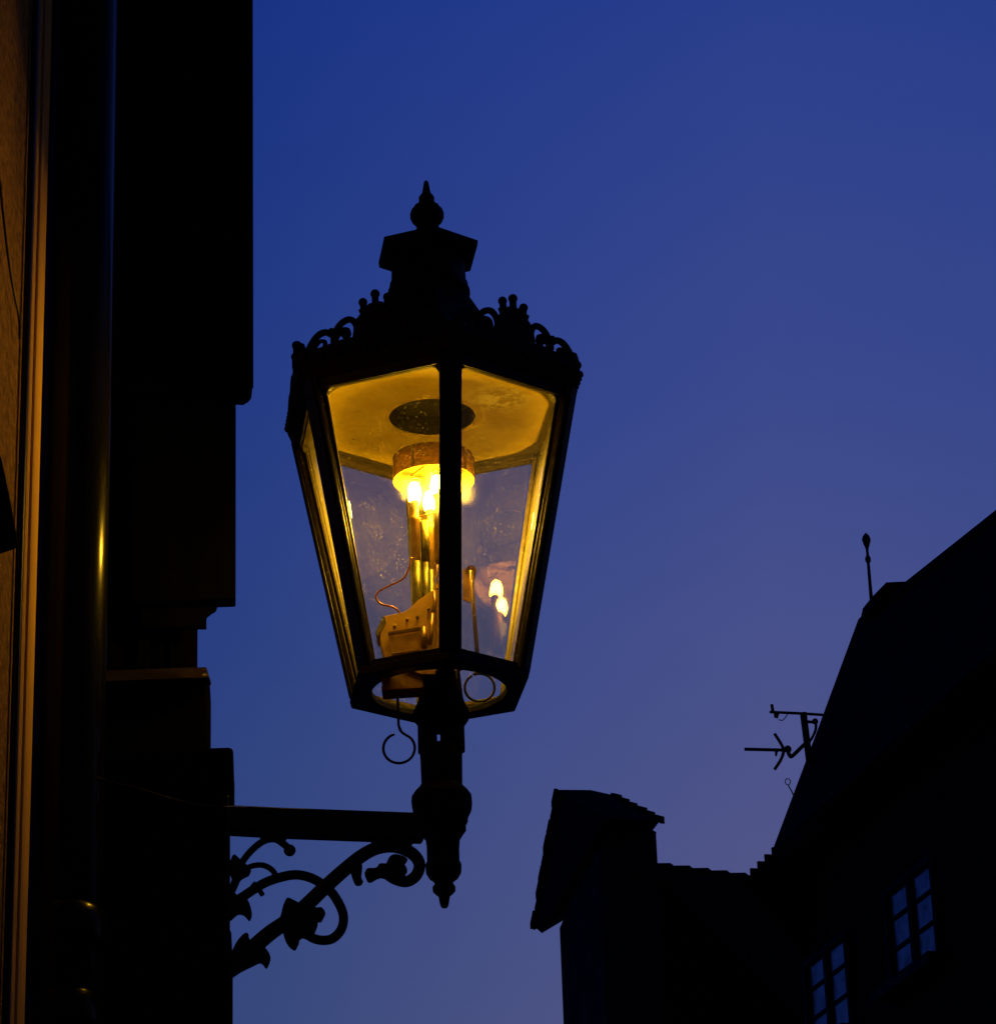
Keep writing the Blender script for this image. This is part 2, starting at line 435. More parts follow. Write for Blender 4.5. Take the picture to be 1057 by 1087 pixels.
# chimney with ring of nubs, cap, finial
ch = MB().lathe([(.0800,.826),(.0800,.834),(.0765,.838),(.0765,.848),(.0735,.852),(.0725,.862),(.0715,.905)], 32)
ch.build('chimney', ROOFIRON, lamp)
hexlathe([(.070,.893),(.074,.896),(.1045,.911),(.1062,.923),(.030,.962),(.024,.968)], ROOFIRON, 'chimney_cap', .0015)
fin = MB().lathe([(.021,.962),(.023,.970),(.017,.976),(.020,.980),(.027,.986),(.031,.996),(.0315,1.008),(.0285,1.018),(.020,1.026),(.0135,1.029),
                  (.0155,1.034),(.0155,1.043),(.011,1.050),(.0085,1.053),(.0065,1.066),(.0045,1.078),(.0010,1.082)], 32,
                 wave=lambda a, z: .06*math.cos(8*a) if .984 < z < 1.02 else 0)
fin.build('finial', ROOFIRON, lamp)

# crest on each eave side: palmette of three knobs with scrolls falling to the corners
def crest():
    A, B = hx(0, .299, .600), hx(1, .299, .600); ex = (B - A).normalized(); L = (B - A).length; mid = (A + B) / 2
    P = lambda u, v: mid + ex * u + Vector((0, 0, v))
    n = mid_n * .010; mb = MB()
    def poly(pts): mb.prism([P(u, v) - n/2 for u, v in pts], n)
    poly([(-L/2, 0), (L/2, 0), (L/2, .012), (.118,.018), (.07,.026), (-.07,.026), (-.118,.018), (-L/2, .012)])
    poly([(-.045,.02),(.045,.02),(.040,.060),(.030,.070),(.034,.080),(.020,.083),(.012,.088),(0,.089),(-.012,.088),(-.020,.083),(-.034,.080),(-.030,.070),(-.040,.060)])
    for (u, v, r) in ((-.026,.096,.0086), (-.001,.108,.0090), (.024,.096,.0086)):
        mb.ball(P(u, v), r); mb.tube([P(u*.9, .07), P(u, v)], .0068, 8)
    for s in (-1, 1):
        arc = smoothline([(s*.042,.028),(s*.040,.050),(s*.052,.066),(s*.070,.062),(s*.084,.044),(s*.087,.026)], 5)
        mb.tube([P(u, v) for u, v in arc], .0064, 8)
        curl = smoothline([(s*.082,.030),(s*.070,.047),(s*.058,.045),(s*.056,.034),(s*.064,.031)], 5)
        mb.tube([P(u, v) for u, v in curl], .0048, 8); mb.ball(P(s*.063,.036), .008)
        mb.ball(P(s*.091, .050), .0065)
        arc2 = smoothline([(s*.088,.040),(s*.102,.050),(s*.118,.047),(s*.131,.033),(s*.142,.014)], 5)
        mb.tube([P(u, v) for u, v in arc2], .0066, 8)
        curl2 = smoothline([(s*.128,.018),(s*.116,.033),(s*.104,.030),(s*.106,.020)], 5)
        mb.tube([P(u, v) for u, v in curl2], .0042, 8)
        mb.ball(P(s*.136,.022), .0078); mb.ball(P(s*.147,.012), .009)
    nb = 17
    for i in range(nb):
        u = -L/2 + L*(i+.5)/nb; mb.ball(P(u, -.004) + mid_n*.006, .0072, n=8)
    return mb
c0 = crest().build('eave_crest', ROOFIRON, lamp)
for k in range(1, 6): rot_copy(c0, k)

# reflector ceiling with the round draught hole, and the dark flue above it
rf = MB(); n = 72
def rrad(a):
    d = abs((a - TH) % (PI / 3) - PI / 6)             # 0 mid-side .. PI/6 corner
    return min(.2365 * math.cos(PI/6) / math.cos(d) * 1.05, .232)
rows = []
for (f, z) in ((0, .5635), (.12, .563), (.55, .561), (.96, .558), (1, .5590)):
    rows.append([Vector(((.0826 + (rrad(2*PI*i/n) - .0826) * f) * math.sin(2*PI*i/n), -(.0826 + (rrad(2*PI*i/n) - .0826) * f) * math.cos(2*PI*i/n), z)) for i in range(n)])
for (f, z) in ((1, .5615), (0, .5660)):
    rows.append([Vector(((.0826 + (rrad(2*PI*i/n) - .0826) * f) * math.sin(2*PI*i/n), -(.0826 + (rrad(2*PI*i/n) - .0826) * f) * math.cos(2*PI*i/n), z)) for i in range(n)])
m_ = len(rows)
rf.add([v for r in rows for v in r], [(j*n+i, j*n+(i+1) % n, ((j+1) % m_)*n+(i+1) % n, ((j+1) % m_)*n+i) for j in range(m_) for i in range(n)], True)
rf.build('reflector', REFL, lamp)
# dark ceiling frame between reflector and the glass
cf = MB(); nn = 72
def hexrad(a, R):
    d = (a - TH) % (PI / 3) - PI / 6
    return R * math.cos(PI/6) / math.cos(d)
Aq = [2*PI*i/nn for i in range(nn)]
pp = lambda r, a, z: Vector((r*math.sin(a), -r*math.cos(a), z))
rws = [[pp(rrad(a) - .004, a, .5605) for a in Aq], [pp(hexrad(a, .272), a, .5595) for a in Aq], [pp(hexrad(a, .272), a, .5630) for a in Aq], [pp(rrad(a) - .004, a, .5640) for a in Aq]]
cf.add([v for r in rws for v in r], [(j*nn+i, j*nn+(i+1) % nn, ((j+1) % 4)*nn+(i+1) % nn, ((j+1) % 4)*nn+i) for j in range(4) for i in range(nn)])
cf.build('ceiling_frame', FRAME, lamp)
MB().lathe([(.0835,.566),(.0835,.600),(.076,.64),(.076,.80),(.01,.801)], 40, capped=False).build('flue', SOOT, lamp, recalc=False)

# burner: heat ring, four mantles on upright tubes
bn = MB(); zr = .430
bn.lathe([(.0772, zr), (.0772, zr+.047), (.0748, zr+.047), (.0748, zr)], 48, capped=False)
bn.f += [(i, (i+1) % 48, 3*48+(i+1) % 48, 3*48+i) for i in range(48)]; bn.sm += [False]*48
bn.lathe([(.018, zr+.045), (.0745, zr+.0405), (.0745, zr+.0425), (.018, zr+.047)], 48, capped=False)  # disc closing the ring top, added to block direct light on the reflector
for k in range(3):
    a = 2*PI*k/3 + .62
    bn.tube([(-.076*math.sin(a), .076*math.cos(a), zr+.040), (.012*math.sin(a), -.012*math.cos(a), zr+.040)], .0025, 6)
for k in range(9):
    a = 2*PI*k/9 + .2
    bn.bar((.0776*math.sin(a), -.0776*math.cos(a), zr+.002), (.0776*math.sin(a), -.0776*math.cos(a), zr+.046), .006, .0012, (math.cos(a), math.sin(a), 0))
ring = bn.build('heat_ring', RINGM, lamp)
MP = [(-.0365, -.008), (.007, -.037), (.034, .010), (-.009, .036)]
bt = MB()
tb = MB()
for (x, y) in MP:
    tb.lathe([(.0062,.245),(.0085,.250),(.0085,.340),(.0100,.345),(.0100,.352),(.0062,.356),(.0062,.376),(.0095,.381),(.0090,.386)], 16, (x, y, 0))
    for z in (.424, .430): tb.tube([(x + .011*math.cos(2*PI*i/16), y + .011*math.sin(2*PI*i/16), z) for i in range(16)], .0016, 6, closed=True)
    tb.tube([(x*1.35, y*1.35, .35), (x*1.35, y*1.35, .43), (x, y, .44)], .0013, 6)
tb.tube([(MP[0][0], MP[0][1], .352), (MP[1][0], MP[1][1], .350)], .0018, 6)
tb.tube([(MP[3][0], MP[3][1], .352), (MP[0][0], MP[0][1], .350)], .0018, 6)
burner = tb.build('burner_tubes', BRASS, lamp)
m0 = MB().lathe([(.0065,.383),(.0105,.387),(.0124,.395),(.0126,.405),(.0112,.414),(.0080,.421),(.0040,.424)], 16).build('mantle', MANTLE, burner)
m0.location = (MP[0][0], MP[0][1], 0)
for (x, y) in MP[1:]:
    c = m0.copy(); COL.objects.link(c); c.parent = burner; c.location = (x, y, 0)
# stand pipes from the tubes down to the control box
gp_ = MB()
for (x, y, r, zlo) in ((-.0355,-.010,.0098,.085), (-.010,.034,.0075,.06), (.012,-.034,.0062,.09), (.0355,.012,.0080,.05), (-.019,-.004,.0085,.07)):
    gp_.tube([(x, y, zlo), (x, y, .26)], r, 14)
gp_.tube([(-.019,-.004,.25), (-.019,-.004,.345)], .0085, 14)
gp_.build('gas_pipe', GREEN, lamp)
# clock-work control box: sloped sheet metal housing
BO = 0.0
TN = (Vector((0, -.95, .31))).normalized()     # its front leans back under the mantles
TP = C0 + Vector((0, -.046, .17))
Pw = lambda x, y, off: LI @ onplane(x, y, C0 + Vector((0, off, 0)), Vector((0, 1, 0)))
Pt = lambda x, y, off=0: LI @ onplane(x, y, TP - TN * off, TN)
bx = MB()
outl = [(403,680),(408,700),(447,716),(462,716),(462,634),(460,626),(444,637),(434,646),(427,650),(407,654),(404,662)]
bx.prism([Pt(x, y, BO) for x, y in outl], (0, .06, 0))
bx.prism([Pt(x, y, BO+.004) for x, y in ((462,618),(484,622),(484,712),(462,712))], (0, .05, 0))
bx.prism([Pt(x, y, BO+.010) for x, y in ((405,706),(449,700),(449,730),(405,733))], (0, .05, 0))
box = bx.build('control_box', RUST, lamp, bevel=.0015)
fl = MB(); fl.prism([Pt(x, y, BO-.002) for x, y in ((407,653),(410,660),(401,676),(398.5,671))], (0, .058, 0))
fl.build('flap', FRAME, box)
dt = MB()
dt.bar(Pt(412,673,BO-.005), Pt(447,667.5,BO-.005), .0055, .006, (0,0,1))
dt.prism([Pt(x, y, BO-.003) for x, y in ((416,677),(445,671),(445,690),(416,694))], (0,.0028,0))
for x, y in ((419,665),(443,655),(432,658),(455,647)): dt.ball(Pt(x, y, BO-.003), .0035)
dt.tube([Pt(450,667,BO-.008), Pt(450,687,BO-.008)], .0062, 10)
dt.tube([Pt(459,652,BO-.01), Pt(458,670,BO-.01), Pt(456,684,BO-.01)], .0042, 10)
dt.tube([Pt(461,628,BO-.008), Pt(462,640,BO-.008), Pt(459,651,BO-.008)], .0036, 8)
dt.tube([Pt(465,596,BO-.006), Pt(464,612,BO-.006), Pt(464,625,BO-.006), Pt(472,626,BO-.006), Pt(473,612,BO-.006), Pt(470,596,BO-.006)], .0022, 8)
dt.build('latch', BRASS, box)
def world_local(p): return LI @ p
# copper wire
wire = MB().tube([Vector(p) for p in smoothline([tuple(Pw(x, y, -.02)) for x, y in ((437,592),(433,606),(427,615),(413,622),(402,628),(399,634),(404,641),(415,644),(421,647),(426,653))], 6)], .0022, 8)
wire.build('copper_wire', COPPER, lamp)
# pull rods with finger rings
def pullrod(pts, rc, R, name, off, gap):
    mb = MB()
    mb.tube([Pw(x, y, off) for x, y in pts], .0024, 8)
    x, y = rc; cc = Pw(x, y, off)
    a0, a1 = gap
    ring = [cc + Vector((R*math.cos(a0 + (a1-a0)*i/40), 0, R*math.sin(a0 + (a1-a0)*i/40))) for i in range(41)]
    mb.tube(ring, .0026, 8)
    if pts[-1] != rc: mb.tube(smoothline([tuple(Pw(*pts[-2], off)), tuple(Pw(*pts[-1], off)), tuple(ring[0])], 6), .0025, 8)
    return mb.build(name, FRAME, lamp)
pullrod([(419,664),(420.5,700),(422,740),(423,770),(426,777)], (423.5,794.5), .0285, 'pull_rod', -.062, (math.radians(46), math.radians(-254)))
pullrod([(500,607),(503,650),(506.5,694),(507,712),(503,716)], (509,730), .0275, 'pull_rod', .030, (math.radians(100), math.radians(-240)))
lv = MB(); LO = .036
lv.tube([Pw(500,606,LO), Pw(500,606,LO+.010)], .0105, 16)
lv.prism([Pw(x, y, LO+.004) for x, y in ((491,604),(506,604),(499,640),(491,636))], (0, .004, 0))
lv.tube([Pw(500,606,LO-.004), Pw(503,650,LO-.004), Pw(506.5,694,LO-.004)], .0040, 8)
lv.build('lever', BRASS, lamp)

# post, socket and pendant
ps = MB()
ps.lathe([(.036,-.20),(.0375,-.17),(.0385,-.12),(.0385,-.105)], 20, (.001,0,0))
ps.tube([(-.0235,0,-.115), (-.0230,0,-.03), (-.016,0,.03)], .0178, 16)
ps.tube([(.0225,-.004,-.115), (.0225,-.004,-.02), (.018,-.004,.05), (.010,0,.075)], [.0225,.0225,.021,.012], 18)
sk = MB()
sk.lathe([(.040,-.066),(.051,-.050),(.052,-.036),(.046,-.024),(.030,.020),(.018,.06),(.012,.075)], 24, (.003,0,0))
sk.build('socket', SOOT, lamp)
for k in (0, 3):
    d = hx(k, 1, 0); ps.bar(d*.02 + Vector((0,0,.012)), d*.150 + Vector((0,0,.012)), .028, .016, d.cross(Vector((0,0,1))))
ps.build('post', MATTE, lamp, bevel=.001)
pn = MB()
pn.lathe([(.0008,-0.4104),(.006,-0.4085),(.0085,-0.4010),(.0105,-0.3879),(.0150,-0.3842),(.0205,-0.3785),(.0215,-0.3720),(.0175,-0.3654),(.0165,-0.3617),(.026,-0.3542),(.0325,-0.3429),
          (.0335,-0.3298),(.0300,-0.3233),(.0300,-0.2980),(.0315,-0.2811),(.0375,-0.2717),(.0440,-0.2624),(.0430,-0.2549),(.0475,-0.2455),(.0480,-0.2380),(.0545,-0.2249),(.0565,-0.2118),
          (.0555,-0.2005),(.0480,-0.1893),(.0400,-0.1808),(.0375,-0.1762)], 14, (.000,0,0), smooth=False)
pn.build('pendant', MATTE, lamp, bevel=.0015)

# bracket: arm, scrollwork, wall plate; the arm runs back to the pier at the left
AH = math.radians(12)
AD = Vector((-math.cos(AH), -math.sin(AH), 0)); AN = Vector((math.sin(AH), -math.cos(AH), 0))   # along the arm, and its side normal (towards the street)
PC = C0 + Vector((.0, 0, -.27))
Bq = lambda x, y: LI @ onplane(x, y, PC, AN)
n_loc = (LI.to_3x3() @ AN).normalized()
arm = MB()
pts = [Bq(236,857), Bq(300,860), Bq(449,865.5), Bq(449,894), Bq(300,888.5), Bq(236,885)]
arm.prism([p + n_loc*.016 for p in pts], -n_loc*.032)
arm.build('bracket_arm', IRON, lamp, bevel=.003)
sw = MB()
def stroke(px, r0, r1=None, k=6):
    q = smoothline([tuple(Bq(x, y)) for x, y in px], k)
    r1 = r0 if r1 is None else r1; N = len(q)
    sw.tube([Vector(p) for p in q], [(r0 + (r1-r0)*i/(N-1))/575. for i in range(N)], 10)
stroke([(240,1030),(262,1012),(285,992),(302,980),(322,964),(345,942),(365,924),(385,908),(402,900),(420,899),(437,906),(445,917),(442,929),(432,936),(420,934),(410,928),(402,922)], 8.8, 5.4)
stroke([(243,962),(258,952),(280,938),(300,931),(316,929),(332,933),(346,942),(356,953),(364,970),(363,985),(354,996),(342,998.5),(330,995),(322,986)], 5.2, 5.0)
stroke([(252,926),(258,914),(268,902),(280,893),(292,891),(302,897),(307,902)], 3.6, 4.0)
stroke([(258,923),(270,919),(280,919),(289,924),(294,932)], 3.0, 3.2)
stroke([(254,922),(250,936),(243,952)], 5.0, 4.0)
stroke([(238,915),(246,918),(253,925)], 4, 4)
stroke([(268,938),(275,945),(279,951)], 3.4, 2.6)
sw.ball(Bq(307.5,903), 6.3/575)
def leaf(px, th=.020):
    sw.prism([Bq(x, y) + n_loc*th/2 for x, y in smoothline(px, 3, True)], -n_loc*th)
leaf([(303,956),(310,958),(318,962),(333,966),(340,966),(344,972),(342,977),(336,977),(336,985),(331,996),(322,994),(317,1000),(315,1007),(309,1004),(304,996),(301,985),(298,975),(300,966)], .034)
leaf([(256,995),(262,993),(264,1000),(270,1002),(280,1008),(286,1018),(284,1027),(278,1021),(268,1025),(256,1031),(246,1037),(242,1030),(247,1008)], .030)
leaf([(412,912),(418,908.5),(428,911),(432,915),(428,918),(431,924),(430,930),(420,935),(405,931),(394,936),(390,933),(388,924),(398,923),(402,918.5),(410,918)], .022)
leaf([(372,920),(379,912),(384,920),(383,932),(385,938),(380,940),(376,936)], .014)
leaf([(241,948),(256,955),(262,957),(266,968),(266,977),(260,971),(253,970),(243,976)], .024)
leaf([(247,909),(254,914),(260,919),(266,927),(258,932),(250,938),(246,930),(243,921)], .024)
leaf([(279,886),(302,886),(303,893),(291,891.5),(278,894)], .016)
leaf([(398,889),(434,891),(437,897),(420,896),(398,899)], .02)
sw.build('scrollwork', IRON, lamp, bevel=.0025)
wp = MB()
a, b = Bq(241,850), Bq(241,1046)
wp.hexa([a + n_loc*.03, a - n_loc*.03, a - n_loc*.03 + (LI.to_3x3() @ AD)*.012, a + n_loc*.03 + (LI.to_3x3() @ AD)*.012],
        [b + n_loc*.03, b - n_loc*.03, b - n_loc*.03 + (LI.to_3x3() @ AD)*.012, b + n_loc*.03 + (LI.to_3x3() @ AD)*.012])
wp.build('wall_plate', IRON, lamp, bevel=.002)

# ================================================================== LEFT TOWN HOUSE
house = empty('town_house', (ath(120, 900, 5.6).x, 5.6, 0))
tag(house, 'tall dark stepped town house front at the left carrying the lit lantern', 'house')
HL = Matrix.Translation(house.location).inverted()
def hbuild(mb, name, mat, bevel=.006, parent=house):
    M = HL
    mb.v = [M @ v for v in mb.v]
    return mb.build(name, mat, parent, bevel)
EXT = math.radians(-4.3)
ED = Vector((math.sin(EXT), math.cos(EXT), 0))
def vbox(mb, xl, xr, yt, yb, hd, dep, zbot=None, ztop=None, pts=None):
    """upright block: near face at street distance hd between two image columns, extruded along ED"""
    ym = (max(yt, 0) + min(yb, 1087)) / 2
    a, b = ath(xl, ym, hd), ath(xr, ym, hd)
    z1 = ztop if ztop is not None else ath(xr, yt, hd).z
    z0 = zbot if zbot is not None else ath(xr, yb, hd + dep).z
    q = [(a.x, a.y), (b.x, b.y)]
    e = ED * dep
    lo = [Vector((a.x, a.y, z0)), Vector((b.x, b.y, z0)), Vector((b.x+e.x, b.y+e.y, z0)), Vector((a.x+e.x, a.y+e.y, z0))]
    mb.hexa(lo, [Vector((p.x, p.y, z1)) for p in lo])
    return mb
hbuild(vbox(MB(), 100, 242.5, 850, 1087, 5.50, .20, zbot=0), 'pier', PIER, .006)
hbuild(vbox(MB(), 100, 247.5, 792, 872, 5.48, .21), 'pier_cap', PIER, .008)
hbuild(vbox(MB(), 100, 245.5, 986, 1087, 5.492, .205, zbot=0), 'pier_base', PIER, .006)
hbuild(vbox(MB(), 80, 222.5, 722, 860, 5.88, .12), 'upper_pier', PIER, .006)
lg = MB()
a, b = ath(90, 711, 5.86), ath(219, 711, 5.86); zt, zb = ath(200, 708.5, 5.86).z, ath(200, 722, 5.84).z
a.z = b.z = zt; e = ED*.12
lo = [Vector((a.x, 5.83, zb)), Vector((ath(222.5,722,5.83).x, 5.83, zb)), Vector((ath(222.5,722,5.83).x, 5.875, zb)), Vector((a.x, 5.875, zb))]
hi = [Vector((a.x, 5.86, zt)), Vector((b.x, 5.86, zt)), Vector((b.x, 5.875, zt)), Vector((a.x, 5.875, zt))]
lg.hexa(lo, hi); hbuild(lg, 'ledge', LEDGE, .003)
# main flank
mf = MB(); aL, aR = ath(20, 690, 6.25), ath(210, 690, 6.25)
fd = Vector((-math.sin(AH), math.cos(AH), 0)) * 9
lo = [Vector((aL.x, 6.25, 0)), Vector((aR.x, 6.25, 0)), Vector((aR.x+fd.x, 6.25+fd.y, 0)), Vector((aL.x-4+fd.x, 6.25+fd.y, 0)), Vector((aL.x-4, 6.6, 0))]
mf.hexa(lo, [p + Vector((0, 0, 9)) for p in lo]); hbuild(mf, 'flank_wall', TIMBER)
st = MB()
for (xl, xr, pr) in ((121,128,.025), (150,163,.03), (172,176,.02), (184,187,.02)):
    vbox(st, xl, xr, -80, 716, 6.25 - pr, pr - .003)
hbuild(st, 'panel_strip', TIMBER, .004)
vbx = MB()
vbox(vbx, 140, 250, 424, 645, 6.12, .05)
hbuild(vbx, 'window_surround', TIMBER, .004)
mo = MB()
A_ = [ath(x, y, 6.16) for x, y in ((150,640),(231,640),(229,646),(224,649),(219,653),(219,665),(150,665))]
mo.prism(A_, ED*.02); hbuild(mo, 'moulding', TIMBER, .002)
up = MB()
vbox(up, 140, 268.5, -90, 413, 6.02, .05)
A_ = [ath(x, y, 6.04) for x, y in ((200,405),(268,405),(266.6,417),(263,421),(258,424),(250,423.5),(246,426),(200,426))]
up.prism(A_, ED*.03); hbuild(up, 'cornice_end', TIMBER, .003)
# lit plaster wall running off obliquely to the left
pw = MB(); wx = ath(36, 500, 5.22).x; p2 = Vector((wx, 5.24, 0)); p1 = Vector((wx, 2.2, 0))
t = (p2 - p1).normalized(); nn_ = Vector((t.y, -t.x, 0))
lo = [p1, p2, p2 - nn_*.35, p1 - nn_*.35]
pw.hexa(lo, [p + Vector((0,0,9)) for p in lo]); hbuild(pw, 'plaster_wall', PLASTER)
def on_wall(x, y, off=0): return onplane(x, y, Vector((p1.x, p1.y, 0)) + nn_*off, nn_)
qa = on_wall(26, 500).y
jm = MB().box((wx-.30, qa, 0), (wx+.004, 5.262, 9)); jm.box((wx-.30, qa+.035, 0), (wx+.009, qa+.075, 9))
hbuild(jm, 'corner_moulding', JAMB, .003)

# downpipe
dpc = ath(75.8, 560, 5.40); PR = 40.3/575*(5.40/5.62)
dp = empty('downpipe', (dpc.x, dpc.y, 0)); tag(dp, 'thick glossy black downpipe running down the left house with a lamplit edge', 'downpipe')
MB().tube([(0,0,0), (0,0,8.5)], PR, 48).build('pipe', PIPE, dp)
zc = ath(76, 986, 5.40).z
MB().lathe([(PR, zc+.035), (PR+.010, zc+.025), (PR+.014, zc), (PR+.010, zc-.03), (PR, zc-.05), (PR-.004,zc-.06)], 40, capped=False).build('joint_collar', PIPE, dp)
zc2 = ath(76, 1066, 5.40).z
MB().lathe([(PR+.001, zc2+.012), (PR+.004, zc2+.010), (PR+.004, zc2-.04), (PR+.001, zc2-.045)], 40, capped=False).build('pipe_clamp', PIPE, dp)
# conduit beside it
qc = on_wall(21.5, 560, .009)
cd = empty('conduit', (qc.x, qc.y, 0)); tag(cd, 'thin dark conduit running up the ochre wall beside the downpipe', 'conduit')
MB().tube([(0,0,0), (0,0,8.5)], .0065, 14).build('tube', CABLE, cd)
for z in (1.2, 2.75, 5.9): MB().box((-.010, -.009, z), (.009, .009, z+.012)).build('clip', CABLE, cd)
# cable on the wall
cb = MB().tube([Vector(p) for p in smoothline([tuple(on_wall(x, y, .012)) for x, y in ((-14,120),(-2,180),(3,225),(9,275),(15,312),(20,336),(21,360))], 6)], .0022, 8)
o = cb.build('cable', CABLE); tag(o, 'thin black cable slanting down the ochre wall to the conduit', 'cable')
# hanging cable between house and arm
PN = Vector((0, 1, 0))
cb = MB().tube([Vector(p) for p in smoothline([tuple(ath(x, y, h)) for x, y, h in ((100,824,5.36),(118,830,5.36),(140,835,5.36),(165,842.5,5.37),(190,850,5.38),(215,855,5.385),(244,856.6,5.39),(262,857,5.50))], 6)], .0011, 8)
o = cb.build('cable', CABLE); tag(o, 'thin sagging cable from the downpipe to the lantern arm', 'cable')
# flat black sheet giving the dark wedge on the wall at the frame edge
sg = empty('dark_wedge', ath(-40, 530, 4.85)); tag(sg, 'black pointed sheet in front of the ochre wall at the left edge', 'wedge_sheet')
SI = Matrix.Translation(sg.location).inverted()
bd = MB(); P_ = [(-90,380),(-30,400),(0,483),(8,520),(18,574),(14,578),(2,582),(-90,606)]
bd.prism([SI @ ath(x, y, 4.85) for x, y in P_], (0,.02,0)); bd.build('wedge_sheet', TIMBER, sg, .002)
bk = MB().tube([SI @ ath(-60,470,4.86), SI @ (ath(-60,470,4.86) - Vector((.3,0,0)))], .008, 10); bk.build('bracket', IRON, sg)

# ================================================================== RIGHT HOUSES
HD = math.radians(-16.0)
d = Vector((math.sin(HD), math.cos(HD), 0)); ni = Vector((math.cos(HD), -math.sin(HD), 0)); Z = Vector((0,0,1))
E = at(820, 902, 40.0)
ha = empty('steep_roofed_house', (E.x, E.y, 0)); tag(ha, 'black house with a tall steep roof and two blue windows at right', 'house')
HI = Matrix.Translation(ha.location).inverted()
def abuild(mb, name, mat, inv, parent, bevel=0):
    mb.v = [inv @ v for v in mb.v]; return mb.build(name, mat, parent, bevel)
R = onplane(911, 657, E, d)
run = (R - E).dot(ni); rise = (R - E).z
Lh = 26.0
bell = lambda s, h: E + ni*run*s + Z*h
prof = [E, bell(.5, rise*.497), R, E + ni*run*2, E + ni*run*2 - Z*.25, E - Z*.25]
R2 = onplane(1057, 541, R, ni); t_ = (R2 - R).dot(-d); sink = (R.z - R2.z) / t_ * Lh
rf = MB(); far = [Vector(p) - d*Lh for p in prof]; far[1] -= Z*sink*.5; far[2] -= Z*sink
rf.hexa(prof, far)
# roof-tile courses seen as steps at the foot of the verge
for i in range(6):
    p = onplane(826 - i*7.6, 893 + i*7.4, E + d*.05, d)
    rf.prism([p, p + ni*.9, p + ni*.9 - Z*1.2, p - Z*.11], -d*.04)
# ridge tiles
for i in range(40):
    q = R - d*(i*.42 + .5) - Z*(sink*(i*.42 + .5)/Lh)
    rf.prism([q - ni*.11 - Z*.2, q - Z*.085, q + ni*.11 - Z*.2], -d*.40)
roofA = abuild(rf, 'roof', SLATE, HI, ha)
cp = MB(); P_ = [onplane(x, y, E - d*.4, d) for x, y in ((913,658),(915.5,646),(925,634),(946,633),(962,660))]
cp.prism(P_, -d*.5); abuild(cp, 'ridge_cap', SLATE, HI, roofA)
wl = MB(); fo = ni*.35
lo = [E + fo, E + fo - d*Lh, E + ni*(run*2-.35) - d*Lh, E + ni*(run*2-.35)]
wl.hexa([Vector((p.x, p.y, 0)) for p in lo], [Vector((p.x, p.y, E.z-.2)) for p in lo])
# windows are let into the facade: frame, panes
abuild(wl, 'wall', FARWALL, HI, ha)
gt = MB(); q_ = E - ni*.06 - Z*.10
gt.tube([q_ - d*1.6, q_ - d*Lh], .075, 10)
abuild(gt, 'gutter', SLATE, HI, roofA)
PF = E + fo
def fac(x, y, off=0): return onplane(x, y, PF - ni*off, ni)
def window(corners):
    """corners in the picture: tl, tr, br, bl of the glazed area"""
    q = [fac(*c) for c in corners]
    o_ = q[0]; u0 = min((p - o_).dot(-d) for p in q); u1 = max((p - o_).dot(-d) for p in q)
    z1 = (q[0].z + q[1].z)/2; z0 = (q[2].z + q[3].z)/2
    P = lambda u, z, off: Vector((o_.x, o_.y, 0)) - d*u + Z*z - ni*off
    def slab(mb, ua, ub, za, zb, o0, o1):
        mb.prism([P(ua, za, o0), P(ub, za, o0), P(ub, zb, o0), P(ua, zb, o0)], -ni*(o1-o0))
    fr = MB(); w = .07; um = (u0+u1)/2
    slab(fr, u0-w, u1+w, z1, z1+w, .0, .07); slab(fr, u0-w, u1+w, z0-w, z0, .0, .07)
    slab(fr, u0-w, u0, z0, z1, .0, .07); slab(fr, u1, u1+w, z0, z1, .0, .07); slab(fr, um-.048, um+.048, z0, z1, .003, .06)
    hgt = z1 - z0
    for f in (.30, .65):
        slab(fr, u0, um-.048, z1-hgt*f-.015, z1-hgt*f+.015, .003, .045); slab(fr, um+.048, u1, z1-hgt*f-.015, z1-hgt*f+.015, .003, .045)
    f_ = abuild(fr, 'window', DARKWOOD, HI, ha)
    pn = MB(); slab(pn, u0, um-.048, z0, z1, .006, .018); slab(pn, um+.048, u1, z0, z1, .006, .018)
    abuild(pn, 'pane', WGLASS, HI, f_)
    sl = MB(); slab(sl, u0-.2, u1+.2, z0-w-.12, z0-w, .0, .25); abuild(sl, 'sill', DARKWOOD, HI, f_)
window([(944.5,953),(989.5,915),(999,1007),(953,1045)])
window([(858.5,1029),(898.5,994),(906.5,1082),(866,1118)])
# lightning rod and antenna stand on the roof
b = onplane(924.5, 634, E - d*.6, d); tp = onplane(918.8, 567.5, E - d*.6, d)
lr = empty('lightning_rod', b); tag(lr, 'thin rod with a small bulb on top standing on the roof ridge', 'rod')
h = (tp - b).length
rd = MB(); rd.tube([(0,0,-.15), (0,0,h-.12)], [.024,.018], 8); rd.build('rod', IRON, lr)
MB().lathe([(.018,h-.20),(.042,h-.13),(.058,h-.07),(.042,h-.02),(.01,h+.02)], 12).build('bulb', IRON, lr)
rb = MB(); rb.ball((0,0,h-.34), .038, 1, 1, 1.5); rb.build('joint', IRON, lr)

